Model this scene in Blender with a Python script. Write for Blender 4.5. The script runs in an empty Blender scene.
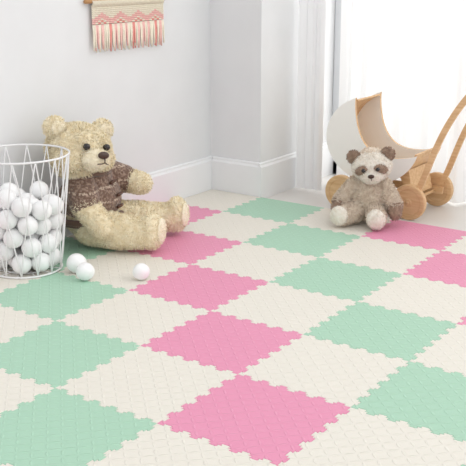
import bpy, bmesh, math, random
import numpy as np
from mathutils import Matrix, Vector, noise
from mathutils.geometry import tessellate_polygon
random.seed(7); rng=np.random.default_rng(7)
D=bpy.data; SC=bpy.context.scene; COL=SC.collection
SC.view_settings.view_transform='Standard'
SC.view_settings.look='None'

# ---------------------------------------------------------------- helpers
def lin(c):
    out=[]
    for v in c:
        v/=255.
        out.append(v/12.92 if v<=.04045 else ((v+.055)/1.055)**2.4)
    return tuple(out)+(1,)

def mat(name,rgb,rough=.6,spec=.3,sheen=0):
    m=D.materials.new(name); m.use_nodes=True
    b=m.node_tree.nodes["Principled BSDF"]
    b.inputs["Base Color"].default_value=lin(rgb)
    b.inputs["Roughness"].default_value=rough
    b.inputs["Specular IOR Level"].default_value=spec
    if sheen:
        b.inputs["Sheen Weight"].default_value=sheen
    return m,m.node_tree,b

class NB:
    def __init__(s,nt): s.nt=nt
    def n(s,t,**k):
        x=s.nt.nodes.new(t)
        for a,b in k.items(): setattr(x,a,b)
        return x
    def m(s,op,a,b=None,c=None):
        x=s.nt.nodes.new('ShaderNodeMath'); x.operation=op
        for i,v in enumerate((a,b,c)):
            if v is None: continue
            if isinstance(v,(int,float)): x.inputs[i].default_value=v
            else: s.nt.links.new(v,x.inputs[i])
        return x.outputs[0]
    def l(s,a,b): s.nt.links.new(a,b)

def noisy(name,c1,c2,scale=40,rough=.8,bump=.0,bdist=.002,detail=4,spec=.2,sheen=0,stretch=None):
    m,nt,b=mat(name,c1,rough,spec,sheen); N=NB(nt)
    tc=N.n('ShaderNodeTexCoord'); src=tc.outputs['Object']
    if stretch:
        mp=N.n('ShaderNodeMapping'); mp.inputs['Scale'].default_value=stretch
        N.l(src,mp.inputs[0]); src=mp.outputs[0]
    nz=N.n('ShaderNodeTexNoise'); nz.inputs['Scale'].default_value=scale; nz.inputs['Detail'].default_value=detail
    N.l(src,nz.inputs['Vector'])
    cr=N.n('ShaderNodeValToRGB'); cr.color_ramp.elements[0].position=.3; cr.color_ramp.elements[1].position=.7
    cr.color_ramp.elements[0].color=lin(c1); cr.color_ramp.elements[1].color=lin(c2)
    N.l(nz.outputs['Fac'],cr.inputs[0]); N.l(cr.outputs[0],b.inputs['Base Color'])
    if bump:
        bp=N.n('ShaderNodeBump'); bp.inputs['Strength'].default_value=bump; bp.inputs['Distance'].default_value=bdist
        N.l(nz.outputs['Fac'],bp.inputs['Height']); N.l(bp.outputs[0],b.inputs['Normal'])
    return m

def obj(name,me,parent=None,m=None,smooth=False):
    o=D.objects.new(name,me); COL.objects.link(o)
    if m: me.materials.append(m)
    if smooth:
        for p in me.polygons: p.use_smooth=True
    if parent: o.parent=parent
    return o
def empty(name,loc=(0,0,0),rz=0):
    o=D.objects.new(name,None); o.empty_display_size=.05; COL.objects.link(o)
    o.location=loc; o.rotation_euler=(0,0,rz); return o
def frombm(name,bm,parent=None,m=None,smooth=False):
    me=D.meshes.new(name); bm.to_mesh(me); bm.free(); return obj(name,me,parent,m,smooth)
def box(name,a,b,m=None,parent=None,bev=0):
    bm=bmesh.new(); bmesh.ops.create_cube(bm,size=1)
    for v in bm.verts:
        v.co=Vector([(a[i]+b[i])/2+v.co[i]*(b[i]-a[i]) for i in range(3)])
    if bev: bmesh.ops.bevel(bm,geom=bm.edges[:],offset=bev,segments=2,affect='EDGES')
    return frombm(name,bm,parent,m)
def tube_into(bm,pts,r,seg=8,closed=False,taper=None,flat=None):
    pts=[Vector(p) for p in pts]; n=len(pts); rings=[]
    up=Vector((0,0,1))
    for i,p in enumerate(pts):
        if closed: t=pts[(i+1)%n]-pts[i-1]
        else: t=pts[min(i+1,n-1)]-pts[max(i-1,0)]
        t.normalize()
        u=up if abs(t.dot(up))<.9 else Vector((0,1,0))
        a=t.cross(u).normalized(); b=a.cross(t).normalized()
        rr=r if taper is None else r*taper[i]
        ring=[]
        for k in range(seg):
            th=2*math.pi*k/seg
            ring.append(bm.verts.new(p+a*math.cos(th)*rr+b*math.sin(th)*rr))
        rings.append(ring)
    m=n if closed else n-1
    for i in range(m):
        A=rings[i];B=rings[(i+1)%n]
        for k in range(seg):
            bm.faces.new((A[k],A[(k+1)%seg],B[(k+1)%seg],B[k]))
    if not closed:
        bm.faces.new(rings[0][::-1]); bm.faces.new(rings[-1])
def sphere_into(bm,c,r,rot=None,sub=3):
    M=Matrix.Translation(Vector(c))
    if rot is not None: M=M@rot.to_4x4()
    if isinstance(r,(int,float)): r=(r,r,r)
    M=M@Matrix.Diagonal((r[0],r[1],r[2],1))
    bmesh.ops.create_icosphere(bm,subdivisions=sub,radius=1,matrix=M)
def cap_into(bm,p0,p1,r0,r1,n=7):
    p0=Vector(p0);p1=Vector(p1)
    for i in range(n):
        t=i/(n-1); sphere_into(bm,p0.lerp(p1,t),r0*(1-t)+r1*t,sub=3)
def evalmesh(o):
    dg=bpy.context.evaluated_depsgraph_get(); dg.update()
    me=D.meshes.new_from_object(o.evaluated_get(dg),depsgraph=dg)
    return me
def blob(name,bm,parent,m,voxel=.006,smooth=6):
    o=frombm(name,bm,None,None)
    r=o.modifiers.new('r','REMESH'); r.mode='VOXEL'; r.voxel_size=voxel; r.use_smooth_shade=True
    s=o.modifiers.new('s','SMOOTH'); s.factor=.5; s.iterations=smooth
    me=evalmesh(o); D.objects.remove(o)
    me.name=name
    return obj(name,me,parent,m,True)
def add_fur(o,n,length,width,m,droop=.35,curl=.6):
    """grow n little curved blades out of the surface of o"""
    me=o.data; me.calc_loop_triangles()
    V=np.zeros(len(me.vertices)*3); me.vertices.foreach_get('co',V); V=V.reshape(-1,3)
    Tn=np.zeros(len(me.loop_triangles)*3,dtype=int); me.loop_triangles.foreach_get('vertices',Tn); Tn=Tn.reshape(-1,3)
    A=V[Tn[:,0]];B=V[Tn[:,1]];C=V[Tn[:,2]]
    cr=np.cross(B-A,C-A); ar=np.linalg.norm(cr,axis=1)
    idx=rng.choice(len(Tn),n,p=ar/ar.sum())
    nn=cr[idx]/(ar[idx][:,None]+1e-12)
    r1=np.sqrt(rng.random(n))[:,None];r2=rng.random(n)[:,None]
    P=A[idx]*(1-r1)+B[idx]*(r1*(1-r2))+C[idx]*(r1*r2)
    R=rng.normal(size=(n,3)); R[:,2]-=droop
    tg=R-(R*nn).sum(1)[:,None]*nn; tg/=np.linalg.norm(tg,axis=1)[:,None]
    sd=np.cross(nn,tg)
    L=(length*(.6+.8*rng.random(n)))[:,None]; W=(width*(.7+.6*rng.random(n)))[:,None]
    p0=P-nn*L*.15; p1=P+nn*L*.5+tg*L*.25*curl; p2=P+nn*L*.8+tg*L*.9*curl
    vs=np.stack([p0-sd*W*.5,p0+sd*W*.5,p1+sd*W*.4,p1-sd*W*.4,p2],1).reshape(-1,3)
    fs=[]
    for i in range(n):
        k=i*5; fs.append((k,k+1,k+2,k+3)); fs.append((k+3,k+2,k+4))
    fm=D.meshes.new('fur'); fm.from_pydata(vs.tolist(),[],fs)
    return obj(o.name+'_fur',fm,o.parent,m,True)

# ---------------------------------------------------------------- camera (pose solved from the mat grid)
cam=D.objects.new("camera",D.cameras.new("camera")); COL.objects.link(cam)
cam.matrix_world=Matrix.Translation((1.1661,-1.3925,.942))@(Matrix.Rotation(.6085,4,'Z')@Matrix.Rotation(math.pi/2-.282,4,'X'))
cam.data.lens=947.36/466*36; cam.data.sensor_width=36; cam.data.clip_start=.05
SC.camera=cam

# ---------------------------------------------------------------- room
XW=-1.165; YB=1.79; XC=-.915
m_wall=noisy("wall_paint",(229,230,231),(232,233,234),8,.75,.05,.001)
m_trim,_,_=mat("trim_white_gloss",(240,241,242),.35,.4)
m_floor=noisy("floor_pale",(222,219,214),(229,226,222),3,.35,0,spec=.4)
box("floor",(-1.3,-2.6,-.1),(2.2,3.3,-.012),m_floor)
box("wall_left",(XW-.12,-2.6,-.012),(XW,YB+.75,2.5),m_wall)
box("wall_back",(XW,YB,-.012),(XC,YB+.75,2.5),m_wall)
box("wall_window_header",(XC,2.36,2.2),(2.2,2.5,2.5),m_wall)
def baseboard(name,pts,h=.14,t=.014):
    (x0,y0),(x1,y1),(nx,ny)=pts
    prof=[(0,-.012),(t,-.012),(t,h-.018),(t*.55,h-.010),(t*.55,h-.004),(t*.3,h),(0,h)]
    bm=bmesh.new(); ra=[];rb=[]
    for d,z in prof:
        ra.append(bm.verts.new((x0+nx*d,y0+ny*d,z))); rb.append(bm.verts.new((x1+nx*d,y1+ny*d,z)))
    n=len(prof)
    for i in range(n): bm.faces.new((ra[i],ra[(i+1)%n],rb[(i+1)%n],rb[i]))
    bm.faces.new(ra[::-1]); bm.faces.new(rb)
    bmesh.ops.recalc_face_normals(bm,faces=bm.faces[:])
    return frombm(name,bm,None,m_trim)
baseboard("baseboard_left",((XW,-2.6),(XW,YB),(1,0)))
baseboard("baseboard_back",((XW+.014,YB),(XC,YB),(0,-1)))
baseboard("baseboard_column",((XC,YB-.0141),(XC,YB+.75),(1,0)))

# window (sliding balcony door) behind the curtains
m_frame,_,_=mat("window_frame_paint",(225,227,230),.4,.4)
win=empty("window_1",(0,0,0))
y0=2.38
for n,a,b in (("frame_left",(XC,y0,-.012),(XC+.06,y0+.06,2.2)),("frame_mid",(-.2,y0,-.012),(-.12,y0+.06,2.2)),
              ("frame_right",(.75,y0,-.012),(.83,y0+.06,2.2)),("frame_far",(1.9,y0,-.012),(1.98,y0+.06,2.2)),
              ("frame_bottom",(XC,y0,-.012),(1.98,y0+.06,.05)),("frame_top",(XC,y0,2.14),(1.98,y0+.06,2.2))):
    box(n,a,b,m_frame,win,.004)
mg=D.materials.new("window_glass"); mg.use_nodes=True; nt=mg.node_tree; nt.nodes.clear()
N=NB(nt); out=N.n('ShaderNodeOutputMaterial'); tr=N.n('ShaderNodeBsdfTransparent'); gl=N.n('ShaderNodeBsdfGlossy'); mx=N.n('ShaderNodeMixShader')
gl.inputs['Roughness'].default_value=.02; mx.inputs[0].default_value=.06
N.l(tr.outputs[0],mx.inputs[1]);N.l(gl.outputs[0],mx.inputs[2]);N.l(mx.outputs[0],out.inputs[0])
box("glass",(XC+.05,y0+.025,.04),(1.92,y0+.031,2.15),mg,win)

# curtains
def curtain_mat(name,rgb,trl):
    m=D.materials.new(name); m.use_nodes=True; nt=m.node_tree; nt.nodes.clear(); N=NB(nt)
    out=N.n('ShaderNodeOutputMaterial'); d=N.n('ShaderNodeBsdfDiffuse'); t=N.n('ShaderNodeBsdfTranslucent'); mx=N.n('ShaderNodeMixShader')
    d.inputs[0].default_value=lin(rgb); t.inputs[0].default_value=lin(rgb); mx.inputs[0].default_value=trl
    N.l(d.outputs[0],mx.inputs[1]);N.l(t.outputs[0],mx.inputs[2]);N.l(mx.outputs[0],out.inputs[0])
    return m
m_sheer=curtain_mat("sheer_fabric",(246,246,246),.48)
m_drape=curtain_mat("drape_fabric",(244,244,245),.3)
def curtain(name,x0,x1,y,amp,pitch,m,seed,flare=0,z0=-.005):
    nx=int((x1-x0)/.005); nz=24; bm=bmesh.new(); g=[]
    for j in range(nz+1):
        row=[]; z=z0+2.2*j/nz
        for i in range(nx+1):
            x=x0+(x1-x0)*i/nx
            ph=x/pitch*2*math.pi+1.3*math.sin(x*9+seed)+.12*math.sin(z*3+x*7)
            yy=y+amp*math.sin(ph)*(.75+.25*math.sin(x*13+seed))+.3*amp*math.sin(2.3*ph+seed)
            row.append(bm.verts.new((x+.008*math.cos(ph),yy,z)))
        g.append(row)
    for j in range(nz):
        for i in range(nx): bm.faces.new((g[j][i],g[j][i+1],g[j+1][i+1],g[j+1][i]))
    return frombm(name,bm,None,m,True)
curtain("drape_curtain",-.888,-.775,2.035,.018,.045,m_drape,2)
curtain("sheer_curtain",-.79,-.27,2.235,.028,.085,m_sheer,1)
curtain("sheer_curtain.001",-.262,1.8,2.185,.030,.095,m_sheer,4)

# ---------------------------------------------------------------- puzzle mats
def foam(name,rgb,rgb2):
    m,nt,b=mat(name,rgb,.5,.35); N=NB(nt)
    tc=N.n('ShaderNodeTexCoord'); sp=N.n('ShaderNodeSeparateXYZ'); N.l(tc.outputs['Object'],sp.inputs[0])
    S=1/.0214
    x=N.m('MULTIPLY',sp.outputs[0],S); y=N.m('MULTIPLY',sp.outputs[1],S)
    fx=N.m('FLOOR',x); fy=N.m('FLOOR',y)
    px=N.m('SUBTRACT',N.m('SUBTRACT',x,fx),.5); py=N.m('SUBTRACT',N.m('SUBTRACT',y,fy),.5)
    par=N.m('FLOORED_MODULO',N.m('ADD',fx,fy),2)
    a=N.m('MULTIPLY',N.m('ADD',px,py),.7071); c=N.m('MULTIPLY',N.m('SUBTRACT',px,py),.7071)
    u=N.m('ADD',N.m('MULTIPLY',a,par),N.m('MULTIPLY',c,N.m('SUBTRACT',1,par)))
    v=N.m('ADD',N.m('MULTIPLY',c,par),N.m('MULTIPLY',a,N.m('SUBTRACT',1,par)))
    # leaf shaped ridge: |v| + k u^2
    d=N.m('ADD',N.m('ABSOLUTE',v),N.m('MULTIPLY',N.m('MULTIPLY',u,u),.55))
    mr=N.n('ShaderNodeMapRange'); mr.interpolation_type='SMOOTHSTEP'
    N.l(d,mr.inputs[0]); mr.inputs[1].default_value=.19; mr.inputs[2].default_value=.04; mr.inputs[3].default_value=0; mr.inputs[4].default_value=1
    bp=N.n('ShaderNodeBump'); bp.inputs['Strength'].default_value=.7; bp.inputs['Distance'].default_value=.0019
    N.l(mr.outputs[0],bp.inputs['Height']); N.l(bp.outputs[0],b.inputs['Normal'])
    mix=N.n('ShaderNodeMix'); mix.data_type='RGBA'
    N.l(mr.outputs[0],mix.inputs[0]); mix.inputs[6].default_value=lin(rgb2); mix.inputs[7].default_value=lin(rgb)
    N.l(mix.outputs[2],b.inputs['Base Color'])
    return m
m_cream=foam("foam_cream",(235,230,219),(231,226,215))
m_pink=foam("foam_pink",(235,157,187),(230,150,180))
m_green=foam("foam_green",(178,216,192),(171,209,185))
T=.3; NT=11
def edge_curve():
    pts=[]; mg=.045; p=(1-2*mg)/NT
    for k in range(NT):
        s=1 if k%2==0 else -1
        c=mg+(k+.5)*p; h=.025*s; wn=.30*p; wt=.42*p
        pts+= [(c-wn,0),(c-wt,h*.6),(c-wt*.9,h*.93),(c-wt*.65,h),(c+wt*.65,h),(c+wt*.9,h*.93),(c+wt,h*.6),(c+wn,0)]
    return [(0,0)]+pts+[(1,0)]
EC=edge_curve()
U0,U1,V0,V1=-4,3,-4,6
def tile_outline(i,j):
    bot=[];rig=[];top=[];lef=[]
    for s,t in EC:
        tx=0 if (i==U0 and s<.21) else t      # trimmed against the wall
        ty=0 if (j+1==V1 and s>.86) else t
        bot.append((i+s,j+(0 if j==V0 else tx)))
        top.append((i+s,j+1+(0 if j+1==V1 else tx)))
        rig.append((i+1+(0 if i+1==U1 else ty),j+s))
        lef.append((i+(0 if i==U0 else ty),j+s))
    o=bot[:-1]+rig[:-1]+top[::-1][:-1]+lef[::-1][:-1]
    o=[(max(a*T,XW+.0155),min(b*T,YB-.0155)) for a,b in o]
    q=[]
    for p in o:
        if not q or math.dist(p,q[-1])>1e-5: q.append(p)
    if math.dist(q[0],q[-1])<1e-5: q.pop()
    ch=True
    while ch:
        ch=False
        for k in range(len(q)):
            a=Vector(q[k-1]);b=Vector(q[k]);c=Vector(q[(k+1)%len(q)])
            e=(b-a);f=(c-b)
            if abs(e.x*f.y-e.y*f.x)<1e-9: q.pop(k); ch=True; break
    return q
def inset(pl,d):
    n=len(pl); r=[]
    for k in range(n):
        a=Vector(pl[k-1]);b=Vector(pl[k]);c=Vector(pl[(k+1)%n])
        e1=(b-a).normalized();e2=(c-b).normalized()
        n1=Vector((-e1.y,e1.x));n2=Vector((-e2.y,e2.x)); m=n1+n2
        if m.length<.3: m=n1
        m.normalize(); r.append(tuple(b+m*min(d/max(m.dot(n1),.5),2*d)))
    return r
mats=empty("foam_puzzle_mat")
for i in range(U0,U1):
    for j in range(V0,V1):
        s=i+j; m=m_cream if s%2 else (m_pink if s%4==0 else m_green)
        ol=tile_outline(i,j)
        r0=inset(ol,.0003); r1=inset(ol,.0013)
        bm=bmesh.new()
        A=[bm.verts.new((x,y,-.0119)) for x,y in r0]; B=[bm.verts.new((x,y,-.0010)) for x,y in r0]; C=[bm.verts.new((x,y,0)) for x,y in r1]
        n=len(A)
        for k in range(n):
            l=(k+1)%n
            bm.faces.new((A[k],A[l],B[l],B[k])); bm.faces.new((B[k],B[l],C[l],C[k]))
        for tri in tessellate_polygon([[Vector((x,y,0)) for x,y in r1]]):
            a_,b_,c_=tri
            cr_=(r1[b_][0]-r1[a_][0])*(r1[c_][1]-r1[a_][1])-(r1[b_][1]-r1[a_][1])*(r1[c_][0]-r1[a_][0])
            if abs(cr_)<1e-12: continue
            if cr_<0: a_,b_=b_,a_
            try: bm.faces.new((C[a_],C[b_],C[c_]))
            except ValueError: pass
        frombm("mat_tile",bm,mats,m)

# ---------------------------------------------------------------- wire basket with balls
m_wire,_,_=mat("white_wire",(240,240,240),.35,.5)
m_ball,_,_=mat("white_plastic",(248,248,248),.35,.5)
BX,BY=-1.0,.575
RB,RT,HB=.110,.150,.368
bk=empty("wire_basket",(BX,BY,0))
bm=bmesh.new()
def ring(R,z,r,n=64): tube_into(bm,[(R*math.cos(2*math.pi*k/n),R*math.sin(2*math.pi*k/n),z) for k in range(n)],r,8,True)
ring(RT,HB,.0032); ring(RB,.004,.0032); ring(RB*.6,.004,.002)
NW=14
for k in range(NW):
    a=2*math.pi*k/NW
    for s in (-1,1):
        b=a+s*2*math.pi/NW
        pts=[]
        for q in range(13):
            t=q/12; th=a*(1-t)+b*t; R=RT*(1-t)+RB*t
            pts.append((R*math.cos(th),R*math.sin(th),HB*(1-t)+.004*t))
        tube_into(bm,pts,.0021,6)
for k in range(6):
    a=math.pi*k/6
    tube_into(bm,[(RB*math.cos(a),RB*math.sin(a),.004),(-RB*math.cos(a),-RB*math.sin(a),.004)],.0015,6)
frombm("wire_frame",bm,bk,m_wire,True)
r=.031; n=48
P=np.stack([rng.uniform(-.06,.06,n),rng.uniform(-.06,.06,n),rng.uniform(.05,.25,n)],1)
for it in range(700):
    P[:,2]-=.0008*(it<660)
    for _ in range(2):
        d=P[:,None]-P[None]; L=np.linalg.norm(d,axis=2)+np.eye(n)
        ov=np.clip(2*r-L,0,None)*(1-np.eye(n)); P+=.35*(d/L[:,:,None]*ov[:,:,None]).sum(1)
        P[:,2]=np.maximum(P[:,2],r+.008)
        Rm=RB+(RT-RB)*P[:,2]/HB-r-.004; q=np.linalg.norm(P[:,:2],axis=1)+1e-9; k=np.minimum(1,Rm/q); P[:,:2]*=k[:,None]
bm=bmesh.new()
for p in P: bmesh.ops.create_uvsphere(bm,u_segments=24,v_segments=14,radius=r,matrix=Matrix.Translation(Vector(p)))
frombm("ball_pile",bm,bk,m_ball,True)
def play_ball(name,x,y,r=.03):
    bm=bmesh.new(); bmesh.ops.create_uvsphere(bm,u_segments=32,v_segments=20,radius=r)
    tube_into(bm,[(r*1.003*math.cos(2*math.pi*k/40),r*1.003*math.sin(2*math.pi*k/40),0) for k in range(40)],.0006,5,True)
    o=frombm(name,bm,None,m_ball,True); o.location=(x,y,r); o.rotation_euler=(.6,.4,0)
play_ball("play_ball",-.838,.632,.031); play_ball("play_ball.001",-.765,.594,.028); play_ball("play_ball.002",-.629,.695,.026)

# ---------------------------------------------------------------- teddy bear
m_fur=noisy("golden_fur",(240,225,190),(251,242,217),60,.9,.35,.003,sheen=.5)
m_furl=noisy("muzzle_fur",(244,233,206),(251,243,222),60,.9,.35,.003,sheen=.5)
m_nose,_,_=mat("nose_brown",(70,48,38),.35,.5)
m_eye,_,_=mat("eye_glass",(25,15,12),.1,.7)
TB=empty("teddy_bear",(-1.03,.905,.008),math.radians(20)); TB.scale=(1.04,1.04,1.03)
bm=bmesh.new()
sphere_into(bm,(0,0,.115),(.088,.098,.110))
sphere_into(bm,(.0,0,.215),(.06,.075,.06))
cap_into(bm,(0,-.075,.215),(.035,-.118,.15),.040,.042); cap_into(bm,(.035,-.118,.15),(.085,-.115,.085),.042,.037)
cap_into(bm,(.02,.08,.215),(.075,.125,.185),.040,.040); cap_into(bm,(.075,.125,.185),(.135,.12,.175),.040,.036)
cap_into(bm,(.03,-.055,.062),(.13,-.07,.058),.060,.056); cap_into(bm,(.13,-.07,.058),(.220,-.060,.056),.055,.048)
cap_into(bm,(.03,.055,.062),(.13,.11,.058),.060,.055); cap_into(bm,(.13,.11,.058),(.220,.145,.055),.053,.047)
sphere_into(bm,(.238,-.060,.066),(.034,.048,.060)); sphere_into(bm,(.248,.154,.066),(.034,.048,.060))
body=blob("body",bm,TB,m_fur,.006,8); add_fur(body,24000,.0085,.0028,m_fur)
HD=empty("head_pivot",(-.004,-.064,.322)); HD.parent=TB; HD.rotation_euler=(math.radians(-9),math.radians(-2),math.radians(-32)); HD.scale=(1.08,1.10,1.0)
bm=bmesh.new()
sphere_into(bm,(0,0,0),(.086,.098,.082)); sphere_into(bm,(.03,.045,-.025),(.05,.05,.045)); sphere_into(bm,(.03,-.045,-.025),(.05,.05,.045))
sphere_into(bm,(-.005,0,-.06),(.06,.065,.04))
sphere_into(bm,(-.005,.082,.064),(.020,.034,.034)); sphere_into(bm,(-.005,-.082,.064),(.020,.034,.034))
head=blob("head",bm,HD,m_fur,.005,6); add_fur(head,13000,.0085,.0028,m_fur)
bm=bmesh.new(); sphere_into(bm,(.085,0,-.022),(.042,.043,.033)); sphere_into(bm,(.075,0,-.04),(.032,.033,.022))
mz=blob("muzzle",bm,HD,m_furl,.004,3); add_fur(mz,2800,.005,.0018,m_furl)
bm=bmesh.new(); sphere_into(bm,(.014,.082,.064),(.007,.022,.022)); sphere_into(bm,(.014,-.082,.064),(.007,.022,.022))
ie=frombm("inner_ears",bm,HD,m_furl,True); add_fur(ie,900,.006,.002,m_furl)
bm=bmesh.new(); sphere_into(bm,(.127,0,-.006),(.010,.018,.012)); frombm("nose",bm,HD,m_nose,True)
bm=bmesh.new(); tube_into(bm,[(.134,0,-.012),(.136,0,-.028)],.0018,6)
tube_into(bm,[(.126,-.018,-.034),(.133,-.008,-.032),(.136,0,-.028),(.133,.008,-.032),(.126,.018,-.034)],.0018,6); frombm("mouth",bm,HD,m_nose,True)
bm=bmesh.new(); sphere_into(bm,(.091,.034,.016),.0105); sphere_into(bm,(.091,-.034,.016),.0105); frombm("eyes",bm,HD,m_eye,True)
bm=bmesh.new(); sphere_into(bm,(.267,-.060,.068),(.010,.033,.041)); sphere_into(bm,(.277,.154,.066),(.010,.033,.040))
fp=frombm("foot_pads",bm,TB,m_furl,True); add_fur(fp,900,.005,.002,m_furl)
# chunky flecked knit sweater
m_knit,nt,b=mat("brown_knit",(120,98,86),.9,.1,.3); N=NB(nt)
tc=N.n('ShaderNodeTexCoord'); vo=N.n('ShaderNodeTexVoronoi'); vo.inputs['Scale'].default_value=115; N.l(tc.outputs['Object'],vo.inputs['Vector'])
sp=N.n('ShaderNodeSeparateXYZ'); N.l(tc.outputs['Object'],sp.inputs[0])
nz=N.n('ShaderNodeTexNoise'); nz.inputs['Scale'].default_value=130; N.l(tc.outputs['Object'],nz.inputs['Vector'])
cr=N.n('ShaderNodeValToRGB'); e=cr.color_ramp.elements; e[0].position=.45; e[0].color=lin((116,92,80)); e[1].position=.66; e[1].color=lin((162,140,124))
N.l(nz.outputs[0],cr.inputs[0])
band=N.m('PINGPONG',N.m('ADD',sp.outputs[2],.004),.022)   # subtle light rows of stitches
fac=N.m('MULTIPLY',N.m('GREATER_THAN',band,.0185),N.m('GREATER_THAN',nz.outputs[0],.48))
mix=N.n('ShaderNodeMix'); mix.data_type='RGBA'; N.l(cr.outputs[0],mix.inputs[6]); mix.inputs[7].default_value=lin((192,172,154)); N.l(fac,mix.inputs[0]); N.l(mix.outputs[2],b.inputs['Base Color'])
bp=N.n('ShaderNodeBump'); bp.inputs['Distance'].default_value=.004; bp.inputs['Strength'].default_value=.9; bp.invert=True; N.l(vo.outputs['Distance'],bp.inputs['Height']); N.l(bp.outputs[0],b.inputs['Normal'])
bm=bmesh.new()
sphere_into(bm,(.0,0,.145),(.104,.112,.088)); sphere_into(bm,(0,0,.215),(.074,.088,.058))
cap_into(bm,(0,-.075,.215),(.03,-.112,.16),.05,.050,5); cap_into(bm,(.02,.08,.215),(.07,.12,.188),.05,.05,5)
sw=blob("sweater",bm,TB,m_knit,.005,8)
m_rib,_,_=mat("brown_rib",(112,90,78),.9,.1,.3)
bm=bmesh.new()
for R,z,rr in ((.105,.085,.011),(.098,.075,.009)):
    tube_into(bm,[(R*.94*math.cos(2*math.pi*k/40),R*1.03*math.sin(2*math.pi*k/40),z+.004*math.cos(2*math.pi*k/40)) for k in range(40)],rr,8,True)
tube_into(bm,[(.004+.062*math.cos(2*math.pi*k/40),-.018+.072*math.sin(2*math.pi*k/40),.258-.012*math.cos(2*math.pi*k/40)) for k in range(40)],.016,8,True)
frombm("sweater_rib",bm,TB,m_rib,True)
m_btn,_,_=mat("toggle_button",(84,52,38),.4,.5)
bm=bmesh.new()
for z in (.205,.165,.125):
    x=.083 if z>.2 else (.105 if z<.19 else .1)
    tube_into(bm,[(x,-.02,z),(x+.004,0,z+.002),(x,.02,z)],.005,8)
frombm("sweater_toggles",bm,TB,m_btn,True)

# ---------------------------------------------------------------- small plush raccoon
m_cf=noisy("cream_plush",(238,228,214),(248,243,234),90,.95,.5,.003,sheen=.4)
m_mf=noisy("beige_curly_plush",(214,194,172),(240,227,210),75,.95,.5,.003,sheen=.4)
m_bf=noisy("taupe_plush",(146,122,104),(178,152,132),90,.95,.5,.003,sheen=.3)
PR=empty("plush_raccoon",(-.368,1.690,.007),math.radians(-72))
bm=bmesh.new()
sphere_into(bm,(0,0,.085),(.058,.066,.082))
cap_into(bm,(.0,-.055,.135),(.035,-.098,.075),.027,.029); cap_into(bm,(.0,.055,.135),(.035,.098,.075),.027,.029)
cap_into(bm,(.03,-.035,.038),(.095,-.075,.034),.036,.033); cap_into(bm,(.03,.035,.038),(.105,.045,.034),.036,.033)
pb=blob("body",bm,PR,m_mf,.005,5); add_fur(pb,11000,.008,.0028,m_mf,.2,1.)
bm=bmesh.new()
cap_into(bm,(.04,-.102,.068),(.055,-.106,.045),.028,.024,4); cap_into(bm,(.04,.102,.068),(.055,.106,.045),.028,.024,4)
pw=blob("hand_paws",bm,PR,m_bf,.004,3); add_fur(pw,2000,.005,.002,m_bf)
bm=bmesh.new()
sphere_into(bm,(.118,-.088,.038),(.024,.033,.036)); sphere_into(bm,(.130,.048,.038),(.024,.033,.036))
pw=blob("foot_paws",bm,PR,m_cf,.004,3); add_fur(pw,2000,.005,.002,m_cf)
PH=empty("head_pivot",(.012,.008,.206)); PH.parent=PR; PH.rotation_euler=(math.radians(8),math.radians(8),math.radians(6)); PH.scale=(1.08,1.08,1.08)
bm=bmesh.new(); sphere_into(bm,(0,0,0),(.054,.068,.053)); sphere_into(bm,(.03,0,-.018),(.04,.042,.03))
ph=blob("head",bm,PH,m_cf,.004,4); add_fur(ph,5500,.005,.002,m_cf)
bm=bmesh.new(); sphere_into(bm,(-.002,.058,.038),(.014,.023,.024)); sphere_into(bm,(-.002,-.058,.038),(.014,.023,.024))
pe=blob("ears",bm,PH,m_bf,.0035,2); add_fur(pe,1500,.005,.002,m_bf)
bm=bmesh.new(); sphere_into(bm,(-.018,0,.018),(.046,.050,.042))
pe=blob("crown_patch",bm,PH,m_mf,.0035,2); add_fur(pe,1500,.005,.002,m_mf)
bm=bmesh.new()
for s in (-1,1): sphere_into(bm,(.040,s*.032,.002),(.016,.026,.016),Matrix.Rotation(s*-.5,3,'X')@Matrix.Rotation(s*.5,3,'Z'))
pe=blob("eye_mask",bm,PH,m_bf,.003,2); add_fur(pe,1100,.004,.0018,m_bf)
bm=bmesh.new(); sphere_into(bm,(.061,.024,.008),.007); sphere_into(bm,(.061,-.024,.008),.007); frombm("eyes",bm,PH,m_eye,True)
bm=bmesh.new(); sphere_into(bm,(.074,0,-.010),(.006,.011,.007)); tube_into(bm,[(.074,0,-.014),(.072,0,-.026)],.0013,6); frombm("nose",bm,PH,m_nose,True)

# ---------------------------------------------------------------- moon shaped doll pram
def woodmat(name,c1,c2,st):
    return noisy(name,c1,c2,9,.45,0,detail=6,spec=.35,stretch=st)
m_wood=woodmat("beech_plywood",(212,170,124),(232,196,152),(1,8,12))
m_white,_,_=mat("white_lacquer",(249,247,242),.4,.4)
PM=empty("doll_pram",(0,0,0))
cx,cz,rx,rz=-.452,.272,.198,.168
a0,a1=math.radians(112),math.radians(346)
def arcpt(a,k=1.): return (cx+rx*k*math.cos(a),cz+rz*k*math.sin(a))
def crescent():
    n=48; outer=[arcpt(a0+(a1-a0)*i/n) for i in range(n+1)]
    p0=Vector(outer[0]);p1=Vector(outer[-1])
    ax=(p1-p0); ax.normalize(); nr=Vector((ax.y,-ax.x))
    if nr.dot(Vector((-1,-1)))<0: nr=-nr
    dep=.116; inner=[]
    for i in range(1,n):
        t=i/n; s=math.sin(math.pi*t)**.85
        q=p1.lerp(p0,t)+nr*dep*s; inner.append(tuple(q))
    return outer,inner
outer,inner=crescent()
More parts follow.
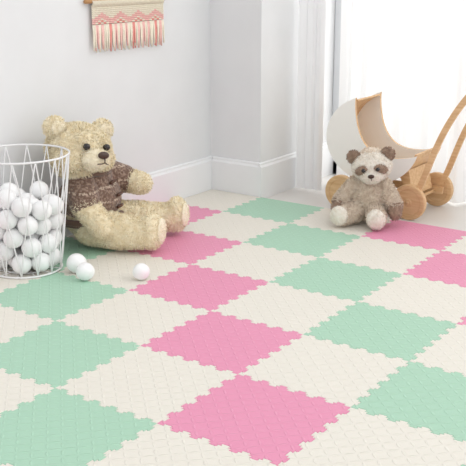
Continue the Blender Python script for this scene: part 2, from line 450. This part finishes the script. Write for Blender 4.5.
def plate(name,poly,ya,yb,mface,medge,parent,bev=.0015):
    bm=bmesh.new(); n=len(poly)
    A=[bm.verts.new((x,ya,z)) for x,z in poly];B=[bm.verts.new((x,yb,z)) for x,z in poly]
    fa=bm.faces.new(A);fb=bm.faces.new(B[::-1]); fa.material_index=0;fb.material_index=0
    for k in range(n):
        f=bm.faces.new((A[k],B[k],B[(k+1)%n],A[(k+1)%n])); f.material_index=1
    bmesh.ops.recalc_face_normals(bm,faces=bm.faces[:])
    bmesh.ops.triangulate(bm,faces=[fa,fb])
    me=D.meshes.new(name);bm.to_mesh(me);bm.free();me.materials.append(mface);me.materials.append(medge)
    return obj(name,me,parent)
YN,YF=1.86,2.085
plate("side_panel_near",outer+inner,YN,YN+.012,m_white,m_wood,PM)
plate("side_panel_far",outer+inner,YF-.012,YF,m_white,m_wood,PM)
bm=bmesh.new(); n=48; g=[]
for i in range(n+1):
    a=a0+(a1-a0)*i/n; row=[]
    for k,y in ((.965,YN+.012),(.965,YF-.012),(.925,YF-.012),(.925,YN+.012)):
        x,z=arcpt(a,k); row.append(bm.verts.new((x,y,z)))
    g.append(row)
for i in range(n):
    for k in range(4): bm.faces.new((g[i][k],g[i][(k+1)%4],g[i+1][(k+1)%4],g[i+1][k]))
bm.faces.new(g[0]);bm.faces.new(g[-1][::-1]); bmesh.ops.recalc_face_normals(bm,faces=bm.faces[:])
frombm("curved_shell",bm,PM,m_wood)
def wheel(name,x,y,R):
    bm=bmesh.new(); prof=[(.0,-.013),(.012,-.013),(.016,-.009),(R*.72,-.008),(R*.76,-.011),(R-.003,-.011),(R,-.008),(R,.008),(R-.003,.011),(R*.76,.011),(R*.72,.008),(.016,.009),(.012,.013),(0,.013)]
    S=48; rings=[]
    for rr,dy in prof:
        if rr==0: rings.append([bm.verts.new((x,y+dy,R-.012))]*S)
        else: rings.append([bm.verts.new((x+rr*math.cos(2*math.pi*k/S),y+dy,R-.012+rr*math.sin(2*math.pi*k/S))) for k in range(S)])
    for i in range(len(rings)-1):
        A,B=rings[i],rings[i+1]
        for k in range(S):
            l=(k+1)%S; vs=[]
            for v in (A[k],A[l],B[l],B[k]):
                if v not in vs: vs.append(v)
            if len(vs)>2: bm.faces.new(vs)
    bmesh.ops.recalc_face_normals(bm,faces=bm.faces[:])
    return frombm(name,bm,PM,m_wood)
RW=.068
for i,x in enumerate((-.565,-.275)):
    for j,y in enumerate((YN-.018,YF+.018)): wheel("wheel_%d"%(i*2+j+1),x,y,RW)
    bm=bmesh.new(); tube_into(bm,[(x,YN-.034,RW-.012),(x,YF+.034,RW-.012)],.006,12); frombm("axle_%d"%(i+1),bm,PM,m_wood,True)
for j,y in enumerate((YN+.004,YF-.016)):
    plate("chassis_rail_%d"%(j+1),[(-.60,.045),(-.24,.045),(-.235,.075),(-.60,.075)],y+.001,y+.013,m_wood,m_wood,PM)
plate("support_1",[(-.56,.07),(-.54,.07),(-.50,.14),(-.54,.15)],YN+.02,YF-.02,m_wood,m_wood,PM)
plate("support_2",[(-.30,.07),(-.28,.07),(-.30,.17),(-.34,.15)],YN+.02,YF-.02,m_wood,m_wood,PM)
def bez(P,n=24):
    out=[]
    for i in range(n+1):
        t=i/n; q=[Vector(p) for p in P]
        while len(q)>1: q=[q[k].lerp(q[k+1],t) for k in range(len(q)-1)]
        out.append(q[0])
    return out
cl=bez([(-.275,.055),(-.20,.14),(-.21,.30),(-.10,.44),(-.045,.505)])
L=[];R_=[]
for i,p in enumerate(cl):
    t=(cl[min(i+1,len(cl)-1)]-cl[max(i-1,0)]).normalized(); nn=Vector((-t.y,t.x))
    L.append(tuple(p+nn*.011)); R_.append(tuple(p-nn*.011))
plate("handle_bar_1",L+R_[::-1],YN-.004,YN-.016,m_wood,m_wood,PM)
plate("handle_bar_2",L+R_[::-1],YF+.004,YF+.016,m_wood,m_wood,PM)
bm=bmesh.new(); tube_into(bm,[(-.05,YN-.03,.498),(-.05,YF+.03,.498)],.010,16); frombm("handle_grip",bm,PM,m_wood,True)

# ---------------------------------------------------------------- macrame wall hanging (on left wall)
m_rod=woodmat("dowel_wood",(176,128,84),(200,152,104),(8,1,8))
m_y1=noisy("yarn_cream",(240,231,210),(247,240,224),200,.95,.6,.001)
m_y2=noisy("yarn_pink",(242,190,182),(247,206,200),200,.95,.6,.001)
m_y3=noisy("yarn_coral",(234,152,144),(240,166,158),200,.95,.6,.001)
WH=empty("woven_wall_hanging",(0,0,0))
xw=XW+.012; ya,yb=1.080,1.470; zr=.800
bm=bmesh.new(); tube_into(bm,[(xw,ya-.03,zr),(xw,yb+.03,zr)],.007,12); frombm("dowel",bm,WH,m_rod,True)
bm=bmesh.new(); ym=(ya+yb)/2
tube_into(bm,[(xw,ya-.01,zr+.005),(xw-.004,ym,zr+.26)],.002,6); tube_into(bm,[(xw,yb+.01,zr+.005),(xw-.004,ym,zr+.26)],.002,6)
sphere_into(bm,(xw-.003,ym,zr+.262),.006); frombm("hanging_cord",bm,WH,m_y1,True)
B=[bmesh.new() for _ in range(3)]
ns=56
for k in range(ns):
    y=ya+(yb-ya)*(k+.5)/ns; f=(k+.5)/ns
    tube_into(B[0],[(xw-.008,y,zr-.006),(xw,y,zr+.009),(xw+.010,y,zr-.004),(xw+.004,y,zr-.02)],.0034,6)
    zig=abs(((f*4)%1)-.5)*2
    zb=.750-.022*zig
    z=zr-.016
    while z>.718:
        c=1 if (z<zb+.010 and z>zb-.010) else (2 if abs(z-(zb-.018))<.003 else 0)
        sphere_into(B[c],(xw+.003,y,z),(.005,.0042,.0042),sub=1); z-=.0066
    end=.632-.006*math.sin(k*1.7)-.004*random.random()
    c=(0,1,0,1,0,0,2,0,1)[(k//2)%9]
    dy=.003*math.sin(k*2.3)
    tube_into(B[c],[(xw+.003,y,.720),(xw+.005,y+dy*.4,.692),(xw+.004,y+dy,.662),(xw+.004,y+dy*1.6,end)],.0036,6,taper=[1,1,1,.75])
for bmx,mm,nm in zip(B,(m_y1,m_y2,m_y3),("cream_yarn","pink_yarn","coral_yarn")): frombm(nm,bmx,WH,mm,True)

# ---------------------------------------------------------------- light
w=D.worlds.new("daylight"); SC.world=w; w.use_nodes=True
bg=w.node_tree.nodes["Background"]; bg.inputs[0].default_value=(.985,.99,1,1); bg.inputs[1].default_value=1.02
def area(name,loc,target,sx,sy,e,col=(1,1,1)):
    l=D.lights.new(name,'AREA'); l.shape='RECTANGLE'; l.size=sx;l.size_y=sy;l.energy=e;l.color=col
    o=D.objects.new(name,l);COL.objects.link(o);o.location=loc
    o.rotation_euler=(Vector(target)-Vector(loc)).to_track_quat('-Z','Y').to_euler()
area("window_daylight",(.3,3.0,1.3),(.3,1,1.0),2.4,2.2,38,(1,.99,.96))
sl=D.lights.new("soft_sun",'SUN'); sl.energy=.65; sl.angle=.6; sl.color=(1,.98,.95)
so=D.objects.new("soft_sun",sl); COL.objects.link(so); so.rotation_euler=Vector((-1,-.30,-.9)).to_track_quat('-Z','Y').to_euler(); so.location=(2,1,2)
